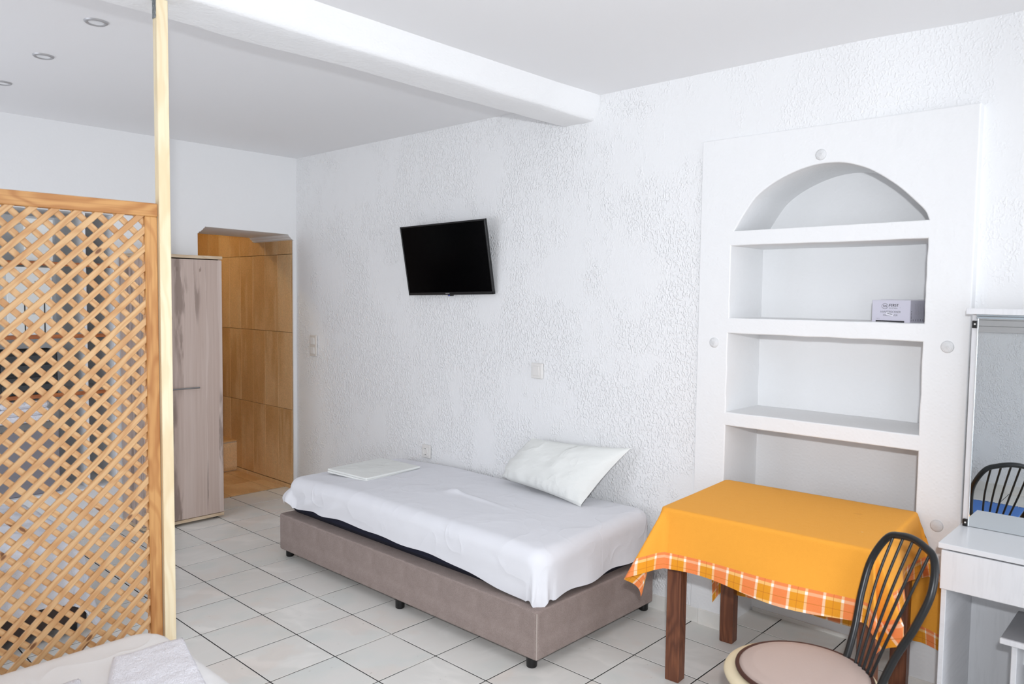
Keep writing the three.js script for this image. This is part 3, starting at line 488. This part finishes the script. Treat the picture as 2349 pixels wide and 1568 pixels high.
// ---------- switches, socket, cover caps ----------
function rocker(o, y, w, h) { const k = add('rocker', cbox(w, h, 0.006, 0.002), mPlastic, o); k.position.set(0, y, 0.0125); k.rotation.x = 0.05; return k; }
{
  const o = thing('light_switch', 'double light switch in the tall beige frame nearest the doorway', 'light switch', [0.247, 1.137, 0.004]);
  add('frame', cbox(0.090, 0.158, 0.012, 0.004), mPlasticWarm, o).position.z = 0.004; rocker(o, 0.036, 0.050, 0.052); rocker(o, -0.036, 0.050, 0.052);
}
{
  const o = thing('light_switch', 'square white light switch above the middle of the bed', 'light switch', [2.480, 1.116, 0.004]);
  add('frame', cbox(0.083, 0.086, 0.012, 0.004), mPlastic, o).position.z = 0.004; rocker(o, 0, 0.046, 0.054);
}
{
  const o = thing('power_socket', 'white wall power socket just above the bed near its doorway end', 'socket', [1.549, 0.527, 0.004]);
  add('frame', cbox(0.083, 0.085, 0.012, 0.004), mPlastic, o).position.z = 0.004;
  add('insert', cbox(0.052, 0.056, 0.004, 0.001), mPlastic, o).position.z = 0.0115;
  add('well', new THREE.LatheGeometry([[0.0, 0.003], [0.0185, 0.003], [0.0205, 0.0105], [0.022, 0.011], [0.0225, 0.008]].map((p) => new THREE.Vector2(...p)), 36).rotateX(Math.PI / 2).translate(0, 0, 0.005), std({ color: 0xe9e8e4, roughness: 0.3, side: THREE.DoubleSide }), o);
  for (const [x, y] of [[-0.0095, 0], [0.0095, 0]]) add('pin_hole', new THREE.CylinderGeometry(0.0026, 0.0026, 0.002, 12).rotateX(Math.PI / 2), mDark, o).position.set(x, y, 0.0085);
  for (const y of [-0.0185, 0.0185]) add('earth_clip', cbox(0.006, 0.004, 0.006, 0.0005), std({ color: 0x4a4a48, roughness: 0.4, metalness: 0.6 }), o).position.set(0, y, 0.0125);
}
[[4.008, 2.124, 'round white cover cap at the top of the niche arch'], [3.551, 1.327, 'round white cover cap on the panel left of the niche shelves'], [4.504, 1.359, 'round white cover cap right of the niche, beside the mirror top'], [4.496, 0.679, 'round white cover cap low on the panel between table and dressing table']].forEach(([x, y, label]) => {
  const m = add('cover_cap', new THREE.LatheGeometry([[0, 0.0075], [0.006, 0.0071], [0.014, 0.0054], [0.020, 0.003], [0.0228, 0.001], [0.0235, -0.004]].map((p) => new THREE.Vector2(...p)), 36).rotateX(Math.PI / 2), mPlaster); m.position.set(x, y, 0.0085); tag(m, label, 'cover cap', 'white cover caps around the niche');
});
// hair-dryer carton in the niche
{
  const o = thing('carton', 'grey and white hair dryer carton standing on the niche shelf', 'carton', [4.290, 1.439, -0.170], -0.12);
  const w = 0.150, h = 0.092, d = 0.20;
  add('body', cbox(w, h, d, 0.0012), std({ color: 0xcfccd8, roughness: 0.55 }), o).position.y = h / 2;
  const front = canvasTex(900, 552, (c, W, H) => {
    c.fillStyle = '#d2cfdb'; c.fillRect(0, 0, W, H); c.fillStyle = '#2c2c30'; c.fillRect(90, 500, 690, 52);
    c.strokeStyle = '#3a3a40'; c.lineWidth = 6; c.beginPath(); c.ellipse(305, 142, 78, 66, 0, 0, 7); c.stroke(); c.lineWidth = 4; c.beginPath(); c.ellipse(305, 142, 58, 66, 0, 0.5, 2.6); c.stroke(); c.beginPath(); c.ellipse(305, 142, 58, 66, 0, 3.7, 5.7); c.stroke();
    c.fillStyle = '#2e2e33'; c.textBaseline = 'middle'; c.font = 'bold 66px sans-serif'; c.textAlign = 'center'; c.fillText('TZS', 305, 144);
    c.textAlign = 'left'; c.font = 'bold 92px sans-serif'; c.save(); c.translate(400, 118); c.scale(0.96, 1); c.fillText('FIRST', 0, 0); c.restore();
    c.font = '46px sans-serif'; c.fillStyle = '#55555c'; c.save(); c.translate(402, 190); c.scale(1.15, 1); c.fillText('AUSTRIA', 0, 0); c.restore(); c.font = '20px sans-serif'; c.fillText('\u00ae', 662, 174);
    c.fillStyle = '#4a4a50'; c.textAlign = 'center'; c.font = '68px sans-serif'; c.save(); c.translate(440, 282); c.scale(0.98, 1); c.fillText('HAARTROCKNER', 0, 0); c.restore(); c.fillText('HAIRDRYER', 440, 366);
    c.fillStyle = '#7a7a82'; c.font = '22px sans-serif'; c.textAlign = 'left'; c.fillText('FA-5651-1', 92, 452);
    c.save(); c.translate(425, 342); c.rotate(0.24); c.fillStyle = '#e8e6ee'; c.fillRect(-88, -34, 180, 68); c.fillStyle = '#44444a'; for (let i = 0; i < 22; i++) if (i % 7 !== 3) c.fillRect(-70 + i * 6.2, -22, 3 + (i % 3), 26); c.restore();
  });
  add('front_print', new THREE.PlaneGeometry(w - 0.004, h - 0.004), std({ map: front, roughness: 0.55 }), o).position.set(0, h / 2, d / 2 + 0.0006);
  const side = canvasTex(768, 414, (c, W, H) => { c.fillStyle = '#cbc8d4'; c.fillRect(0, 0, W, H); c.fillStyle = '#a5a3ac'; for (let k = 0; k < 9; k++) for (let i = 0; i < 30; i++) if ((i * 7 + k * 5) % 11 > 2) c.fillRect(150 + k * 62, 50 + i * 7, 22, 3); c.fillStyle = '#4a4950'; for (let k = 0; k < 7; k++) c.fillRect(90 + k * 90, 345, 16, 34); c.save(); c.translate(36, 380); c.rotate(-Math.PI / 2); c.font = '30px sans-serif'; for (let i = 0; i < 16; i++) if (i % 5 !== 3) c.fillRect(i * 12, -16, 8, 20); c.restore(); });
  add('side_print', new THREE.PlaneGeometry(d - 0.004, h - 0.004).rotateY(Math.PI / 2), std({ map: side, roughness: 0.5 }), o).position.set(w / 2 + 0.0006, h / 2, 0);
  add('top_flap', cbox(w - 0.006, 0.0015, 0.10, 0.0005), std({ color: 0xdedce4, roughness: 0.6 }), o).position.set(0, h + 0.0025, -0.02);
}

// ---------- table and its cloth ----------
const TA = 3.7 * Math.PI / 180, TH = 0.722;
const tRight = new THREE.Vector3(Math.cos(TA), 0, -Math.sin(TA)), tFront = new THREE.Vector3(Math.sin(TA), 0, Math.cos(TA));
const TC = new THREE.Vector3(3.66, 0, 0.07).addScaledVector(tRight, 0.3875).addScaledVector(tFront, 0.30);
{
  const o = thing('dining_table', 'small table with square dark brown legs under the orange cloth', 'table', [TC.x, 0, TC.z], TA);
  const place = (wx, wz) => { const v = new THREE.Vector3(wx, 0, wz).sub(TC); return [v.dot(tRight), v.dot(tFront)]; };
  const top = add('table_top', cbox(0.765, 0.028, 0.595, 0.003), mTableWood, o); top.position.y = TH - 0.018;
  const pts = [[3.708, 0.553], [3.700, 0.083], [4.395, 0.040], [4.420, 0.505]];
  pts.forEach(([x, z], i) => { const [a, b] = place(x, z); const l = add('leg', cbox(0.060, TH - 0.032, 0.056, 0.003, [i * 0.08, i * 0.2]), mTableWood, o); l.position.set(a, (TH - 0.032) / 2, b); });
  for (const z of [-0.20, 0.17]) add('apron', cbox(0.66, 0.07, 0.02, 0.002), mTableWood, o).position.set(0, TH - 0.067, z);
}
{
  // printed border 8.5 cm wide round a plain field; cloth 1.27 x 1.33 m, off-centre on the table
  const H = { W: 0.285, E: 0.250, S: 0.250, N: 0.525 }, W = 0.781, D = 0.611, rc = 0.02;
  const X0 = -W / 2 - H.W, X1 = W / 2 + H.E, Z0 = -D / 2 - H.N, Z1 = D / 2 + H.S;
  const SX = X1 - X0, SZ = Z1 - Z0;
  const print = canvasTex(2048, 2048, (c, w, h) => {
    const sx = w / SX, sz = h / SZ; c.fillStyle = '#f6a83a'; c.fillRect(0, 0, w, h);
    const B = 0.088, P = 0.058;
    const band = (len, s, along, map) => {       // along: metres along the edge; map(a, e, da, de) -> rect
      const n = Math.round(len / P), p = len / n;
      const R = (a, e, da, de, col) => { c.fillStyle = col; c.fillRect(...map(a, e, da, de)); };
      R(0, 0, len, B, '#f58a4c');
      for (let i = 0; i < n; i += 2) R(i * p, 0.016, p, B - 0.030, '#ea9a22');
      R(0, 0.010, len, 0.010, '#f9b184'); R(0, B - 0.020, len, 0.010, '#f9b184');
      for (let i = 0; i < n; i += 2) { R(i * p, 0.010, p, 0.010, '#fac172'); R(i * p, B - 0.020, p, 0.010, '#fac172'); }
      for (let i = 0; i <= n; i++) { R(i * p - 0.0045, 0, 0.009, B, i % 2 ? '#fac088' : '#fbc9a0'); R(i * p - 0.0045, 0.010, 0.009, 0.010, '#fff6ea'); R(i * p - 0.0045, B - 0.020, 0.009, 0.010, '#fff6ea'); if (i % 2 === 0) R(i * p + p / 2 - 0.0006, 0, 0.0012, B, '#c9701e'); }
      R(0, B / 2 - 0.001, len, 0.0012, '#c9701e');
    };
    band(SX, 1, 0, (a, e, da, de) => [a * sx, e * sz, da * sx, de * sz]);
    band(SX, 1, 0, (a, e, da, de) => [a * sx, h - (e + de) * sz, da * sx, de * sz]);
    band(SZ, 1, 0, (a, e, da, de) => [e * sx, a * sz, de * sx, da * sz]);
    band(SZ, 1, 0, (a, e, da, de) => [w - (e + de) * sx, a * sz, de * sx, da * sz]);
    c.fillStyle = 'rgba(200,120,30,0.20)'; c.beginPath(); c.ellipse(w * 0.40, h * 0.40, 40, 14, 0.2, 0, 7); c.fill(); c.beginPath(); c.ellipse(w * 0.68, h * 0.52, 26, 12, 0, 0, 7); c.fill();
    c.fillStyle = '#ffe7b8'; c.fillRect(w * 0.735, h * 0.685, 10, 4);
  });
  print.wrapS = print.wrapT = THREE.ClampToEdgeWrapping;
  const g = drape({
    W, D, top: TH + 0.001, r: 0.010, rc, m: 34, nx: 60, nz: 44, keep: (P) => { const wx = TC.x + P[0] * Math.cos(TA) + P[2] * Math.sin(TA); let zm = -D / 2 - 0.020; if (wx > 4.36 && P[1] < TH - 0.004) zm = mix(zm, (0.024 - TC.z + P[0] * Math.sin(TA)) / Math.cos(TA), sstep(4.36, 4.42, wx)); if (P[2] < zm) { if (P[0] > W / 2 - 0.03) P[0] += (zm - P[2]) * 0.45; P[2] = zm; } const xm = (4.568 - TC.x - P[2] * Math.sin(TA)) / Math.cos(TA); if (P[0] > xm) P[0] = xm - 0.002 * (P[0] - xm); },
    hang: (s, t) => H[s] - rc + (s === 'S' ? 0.010 * Math.sin(t * 3 + 0.5) : 0.006 * Math.sin(t * 4)),
    flare: (phi, c, h) => {
      const bump = (a, p, w) => a * Math.exp(-Math.pow((phi - p) / w, 2));
      if (c === 'SW') return h * (bump(0.52, 1.15, 0.26) + bump(0.10, 0.35, 0.2));
      if (c === 'SE') return h * (bump(0.22, 1.2, 0.16) + bump(0.34, 0.45, 0.16) - bump(0.12, 0.82, 0.12));
      if (c === 'NE') return h * (bump(0.16, 0.40, 0.22) + bump(0.24, 1.05, 0.35));
      return h * (bump(0.32, 0.40, 0.35) + 0.05);
    },
    ripple: (s, t, h) => (s === 'S' ? h * (0.16 + 0.06 * Math.sin(t * 11 + 0.8) + 0.05 * Math.sin(t * 5)) * sstep(0, 0.2, h) : s === 'E' ? h * (0.10 + 0.10 * Math.sin(t * 14)) : s === 'N' ? -0.02 * h : 0.18 * h),
    wrinkle: (x, z, e) => (e > 0.02 ? 0 : 0.0012 * (fbm(x * 6, z * 6, 64, 64, 3, 88) - 0.2)),
  });
  { const uv = g.attributes.uv; for (let i = 0; i < uv.count; i++) uv.setXY(i, clamp((uv.getX(i) - X0) / SX, 0.0005, 0.9995), 1 - clamp((uv.getY(i) - Z0) / SZ, 0.0005, 0.9995)); }
  const cl = add('tablecloth', g, new THREE.MeshPhysicalMaterial({ map: print, roughness: 0.95, sheen: 0.5, sheenRoughness: 0.5, sheenColor: 0xffd58a, bumpMap: tex(256, 256, (u, v) => 0.5 * vnoise(u * 128, v * 128, 128, 128, 161) + 0.5 * fbm(u * 8, v * 8, 8, 8, 3, 162), { srgb: false, rep: [9, 9] }), bumpScale: 0.0012, side: THREE.DoubleSide }));
  cl.position.set(TC.x, 0, TC.z); cl.rotation.y = TA; tag(cl, 'orange tablecloth with a checked border hanging over the small table', 'tablecloth');
}

// ---------- chair ----------
{
  const S = [4.407, 1.028], ang = -0.90, tau = 0.355;
  const o = thing('bistro_chair', 'black metal hoop-back chair with a round beige seat pad beside the table', 'chair', [S[0], 0, S[1]]);
  const cream = std({ color: 0xe6d6b4, roughness: 0.55 }), L = (pts, n = 56) => new THREE.LatheGeometry(pts.map((p) => new THREE.Vector2(...p)), n);
  const seat = add('seat', L([[0, 0.400], [0.16, 0.400], [0.200, 0.404], [0.212, 0.414], [0.216, 0.424], [0.210, 0.434], [0.19, 0.439], [0, 0.440]]), cream, o); seat.position.set(-0.012, 0, -0.006); seat.userData.label = 'cream round seat rim';
  const pad = add('cushion', L([[0, 0.4665], [0.08, 0.4655], [0.14, 0.4625], [0.172, 0.457], [0.182, 0.450], [0.184, 0.442], [0, 0.4405]]), std({ color: 0xc9b3a8, roughness: 0.9, bumpMap: weaveBump, bumpScale: 0.0004 }), o); pad.userData.label = 'dusty beige seat cushion';
  add('piping', new THREE.TorusGeometry(0.1845, 0.0065, 10, 72).rotateX(Math.PI / 2).translate(0, 0.4485, 0), std({ color: 0x4b2a20, roughness: 0.7 }), o);
  const b = new THREE.Vector3(Math.cos(ang), 0, Math.sin(ang)), w = new THREE.Vector3(-Math.sin(ang), 0, Math.cos(ang)), t = new THREE.Vector3(0, Math.cos(tau), 0).addScaledVector(b, Math.sin(tau));
  const base = new THREE.Vector3(4.532 - S[0], 0.44, 0.914 - S[1]);
  const at = (x, y) => base.clone().addScaledVector(w, x).addScaledVector(t, y);
  const half = [[0.097, 0.399], [0.133, 0.316], [0.124, 0.213], [0.095, 0.100], [0.083, 0.0], [0.085, -0.05]];
  const hp = [...half.slice().reverse().map(([x, y]) => at(-x, y)), at(-0.05, 0.4165), at(0, 0.423), at(0.05, 0.4165), ...half.map(([x, y]) => at(x, y))];
  add('backrest_hoop', new THREE.TubeGeometry(new THREE.CatmullRomCurve3(hp, false, 'centripetal'), 120, 0.0108, 14, false), mBlackMetal, o);
  for (let i = -2; i <= 2; i++) {
    const xt = i * 0.040, yt = 0.423 - 0.0028 * i * i, xm = i * 0.036, xb = i * 0.017;
    const bow = (y) => -0.02 * Math.sin(Math.PI * clamp(y / 0.42, 0, 1));
    const pt = (x, y) => at(x, y).addScaledVector(new THREE.Vector3().crossVectors(w, t).normalize(), bow(y) * -0.4);
    add('spindle', new THREE.TubeGeometry(new THREE.CatmullRomCurve3([pt(xb, -0.02), pt(mix(xb, xm, 0.45), 0.12), pt(xm, 0.27), pt(xt, yt)]), 24, 0.0042, 8, false), mBlackMetal, o);
  }
  for (let i = 0; i < 4; i++) { const a = ang + Math.PI / 4 + i * Math.PI / 2; const c = Math.cos(a), s = Math.sin(a); add('leg', tube([[c * 0.12, 0.403, s * 0.12], [c * 0.155, 0.38, s * 0.155], [c * 0.175, 0.2, s * 0.175], [c * 0.20, 0.0, s * 0.20]], 0.011, 24, 12), mBlackMetal, o); }
  add('leg_ring', new THREE.TorusGeometry(0.168, 0.006, 8, 60).rotateX(Math.PI / 2).translate(0, 0.24, 0), mBlackMetal, o);
}

// ---------- dressing table with mirror ----------
{
  const x0 = 4.588, x1 = 5.39, zF = 0.369, zM = 0.091, h = 0.720;
  const o = thing('dressing_table', 'white laminate dressing table with tall mirror standing by the niche panel', 'dressing table', [x0, 0, 0]);
  const B = (n, a0, a1, y0, y1, z0, z1, m, c = 0.0012) => boxAt(n, a0, a1, y0, y1, z0, z1, m, o, c);
  B('table_top', x0, x1, h - 0.018, h, -0.03, zF, mLaminateTop);
  B('side_panel', x0 + 0.012, x0 + 0.028, 0.0, h - 0.018, -0.03, zF - 0.012, mLaminate); B('side_panel', x1 - 0.028, x1 - 0.012, 0.0, h - 0.018, -0.03, zF - 0.012, mLaminate);
  B('drawer', x0 + 0.011, x1 - 0.011, 0.567, h - 0.022, zF - 0.011, zF + 0.004, mLaminate);
  B('drawer_bottom', x0 + 0.028, x1 - 0.028, 0.59, 0.60, 0.0, zF - 0.012, mLaminate);
  B('back_panel', x0 + 0.028, x1 - 0.028, 0.02, h - 0.018, -0.03, -0.022, mLaminate);
  const board = B('mirror_board', x0 + 0.008, x1 - 0.008, h, 1.484, zM - 0.026, zM - 0.008, mLaminate);
  B('mirror_shelf', x0 - 0.004, x1 + 0.004, 1.484, 1.505, zM - 0.046, zM + 0.030, mLaminate);
  const rail = add('top_rail', merge([boxGeo(0.024, x1 - x0 - 0.024, 1.469, 1.476, zM - 0.006, zM + 0.004, 0.0008), boxGeo(0.024, x1 - x0 - 0.024, 1.478, 1.484, zM - 0.006, zM + 0.006, 0.0008)]), std({ color: 0xaab4bb, roughness: 0.35, metalness: 0.5 }), o);
  B('mirror_glass', x0 + 0.030, x1 - 0.030, h + 0.002, 1.471, zM - 0.007, zM, mMirror, 0.0008);
  B('mirror_edge', x0 + 0.0265, x0 + 0.030, h + 0.002, 1.471, zM - 0.007, zM + 0.0015, std({ color: 0xf2f6f7, roughness: 0.15, metalness: 0.6 }), 0.0006);
  for (const y of [1.448, h + 0.013]) { const k = add('corner_clip', cbox(0.016, 0.026, 0.012, 0.0015), mBlack, o); k.position.set(0.0185, y, zM - 0.003); const s = add('screw', new THREE.CylinderGeometry(0.003, 0.003, 0.003, 14).rotateX(Math.PI / 2), mPlastic, k); s.position.set(0.001, 0.001, 0.006); }
}
{
  const o = thing('stool', 'white laminate stool with a grey top pushed under the dressing table', 'stool', [4.97, 0, 0.215]);
  const B = (n, w, h, d, x, y, z, m) => add(n, cbox(w, h, d, 0.0015), m, o).position.set(x, y, z);
  B('seat', 0.385, 0.016, 0.30, 0, 0.443, 0, std({ color: 0x9d9da0, roughness: 0.35 })); B('front_rail', 0.385, 0.018, 0.012, 0, 0.444, 0.153, mLaminate);
  B('side_panel', 0.016, 0.435, 0.27, -0.155, 0.2175, 0, mLaminate); B('side_panel', 0.016, 0.435, 0.27, 0.155, 0.2175, 0, mLaminate); B('crossbar', 0.30, 0.07, 0.016, 0, 0.36, 0.0, mLaminate);
}

// ---------- bed in the left foreground ----------
function bed(name, label, cat, x0, x1, z0, z1, top, mat, drop, sheetLabel, sheetMat, bump) {
  const W = x1 - x0, D = z1 - z0, o = thing(name, label, cat, [(x0 + x1) / 2, 0, (z0 + z1) / 2]);
  const g = new THREE.ExtrudeGeometry(rr(W - 0.02, D - 0.02, 0.02), { depth: top - 0.26, bevelEnabled: true, bevelThickness: 0.006, bevelSize: 0.006, bevelOffset: -0.006, bevelSegments: 2 }); g.rotateX(-Math.PI / 2); g.translate(0, 0.056, 0);
  add('base', boxUV(g), mat, o); add('mattress', cbox(W - 0.04, 0.18, D - 0.04, 0.03), std({ color: 0xdcdad6, roughness: 0.9 }), o).position.y = top - 0.098;
  for (const sx of [-1, 1]) for (const sz of [-1, 1]) { const f = add('foot', new THREE.CylinderGeometry(0.022, 0.02, 0.05, 18), mBlack, o); f.position.set(sx * (W / 2 - 0.06), 0.025, sz * (D / 2 - 0.06)); }
  const s = add('bed_sheet', drape({ W, D, top, r: 0.055, rc: 0.10, m: 18, nx: 50, nz: 80, hang: () => drop, flare: (phi, c, h) => h * 0.18 * Math.sin(2 * phi) + 0.02 * h * Math.sin(phi * 16), ripple: (k, t, h) => 0.02 * h * Math.sin(t * 17) + 0.03 * h, wrinkle: (x, z, e) => (bump ? bump(x, z) : 0.004 * (fbm(x * 3, z * 6, 64, 64, 3, 44) - 0.5)) }), sheetMat);
  s.position.set((x0 + x1) / 2, 0, (z0 + z1) / 2); tag(s, sheetLabel, 'bed sheet');
}
bed('bed', 'bed in the left foreground hidden under its off-white sheet', 'bed', 2.865, 3.79, 2.235, 4.12, 0.50, mTaupe, 0.20, 'off-white sheet on the foreground bed in front of the trellis', std({ color: 0xf1f0ef, roughness: 0.9, bumpMap: sheetBump, bumpScale: 0.006, side: THREE.DoubleSide }));
bed('bed', 'dark brown bed seen through the trellis at floor level', 'bed', 0.66, 1.60, 2.02, 3.96, 0.41, mDarkWood, 0.25, 'crumpled pale grey sheet on the bed behind the trellis', std({ color: 0xd9d9de, roughness: 0.95, bumpMap: sheetBump, bumpScale: 0.02, side: THREE.DoubleSide }), (x, z) => 0.03 * fbm(x * 6 + z * 3, z * 9, 64, 64, 4, 47));
{
  const cloth = (n, pts, y, hgt, label, cat, seed) => {     // folded towel: a soft slab between four ground points
    const q = pts.map((p) => new THREE.Vector2(...p));
    const face = (yy, amp) => grid(30, 30, (u, v) => { const a = q[0].clone().lerp(q[1], u), b = q[3].clone().lerp(q[2], u), p = a.lerp(b, v); const e = Math.min(u, 1 - u, v, 1 - v); return [p.x, y + (yy ? hgt * Math.pow(clamp(e / 0.05, 0, 1), 0.45) + amp * (fbm(u * 3, v * 7, 64, 64, 3, seed) - 0.5) : 0), p.y]; }, (u, v) => [u * 0.35, v * 0.3]);
    const top = face(1, 0.006); return top;
  };
  const t1 = add('towel', cloth('', [[3.062, 2.445], [3.075, 2.250], [3.42, 2.330], [3.42, 2.60]], 0.503, 0.030, '', '', 3), mTowel); tag(t1, 'folded white towel on the corner of the foreground bed', 'towel');
  const t2 = add('towel', cloth('', [[3.10, 2.66], [3.09, 2.53], [3.40, 2.64], [3.42, 2.84]], 0.503, 0.012, '', '', 9), mTowel); tag(t2, 'second white towel lying flat at the bottom edge of the picture', 'towel');
}

// ---------- blue rug, seen only in the mirror ----------
{
  const o = thing('rug', 'blue fringed cotton rug on the tiles, reflected in the mirror', 'rug', [4.03, 0, 3.13]);
  const mRug = std({ color: 0x5d8fe0, roughness: 1, bumpMap: weaveBump, bumpScale: 0.002 });
  add('pile', cbox(0.46, 0.010, 1.06, 0.003), mRug, o).position.y = 0.0055;
  const r = rng(61), parts = [];
  for (let i = 0; i < 44; i++) { const x = -0.225 + i * 0.0104; const l = 0.02 + r() * 0.03; parts.push(tube([[x, 0.006, 0.525], [x + (r() - 0.5) * 0.02, 0.008, 0.525 + l * 0.5], [x + (r() - 0.5) * 0.03, 0.004, 0.525 + l]], 0.004, 5, 5)); }
  add('fringe', merge(parts), mRug, o).userData.kind = 'stuff';
}

// ---------- fittings of the openings behind the camera ----------
{
  const d = struct('door_1', merge([boxGeo(6.21, 6.26, 0, 2.1, ROOM_Z + 0.08, ROOM_Z + 0.14), boxGeo(7.44, 7.49, 0, 2.1, ROOM_Z + 0.08, ROOM_Z + 0.14), boxGeo(6.26, 7.44, 2.05, 2.1, ROOM_Z + 0.08, ROOM_Z + 0.14)]), mPlastic);
  struct('window_3', merge(Array.from({ length: 18 }, (_, i) => boxGeo(3.3, 4.7, 1.285 + i * 0.05, 1.333 + i * 0.05, ROOM_Z - 0.018, ROOM_Z + 0.004, 0.003))), std({ color: 0xd9d6d4, roughness: 0.6 }));
  struct('window_2', merge([boxGeo(0.4, 0.45, 0.6, 1.7, ROOM_Z + 0.08, ROOM_Z + 0.14), boxGeo(2.15, 2.2, 0.6, 1.7, ROOM_Z + 0.08, ROOM_Z + 0.14), boxGeo(0.45, 2.15, 0.6, 0.65, ROOM_Z + 0.08, ROOM_Z + 0.14), boxGeo(0.45, 2.15, 1.65, 1.7, ROOM_Z + 0.08, ROOM_Z + 0.14)]), mPlastic);
  const F = (y0, y1, z0, z1) => boxGeo(ROOM_X + 0.08, ROOM_X + 0.14, y0, y1, z0, z1);
  struct('window_1', merge([F(0.36, 2.44, 0.3, 0.35), F(0.36, 2.44, 2.45, 2.5), F(0.36, 0.41, 0.35, 2.45), F(2.39, 2.44, 0.35, 2.45)]), mPlastic);
}

renderer.render(scene, camera);
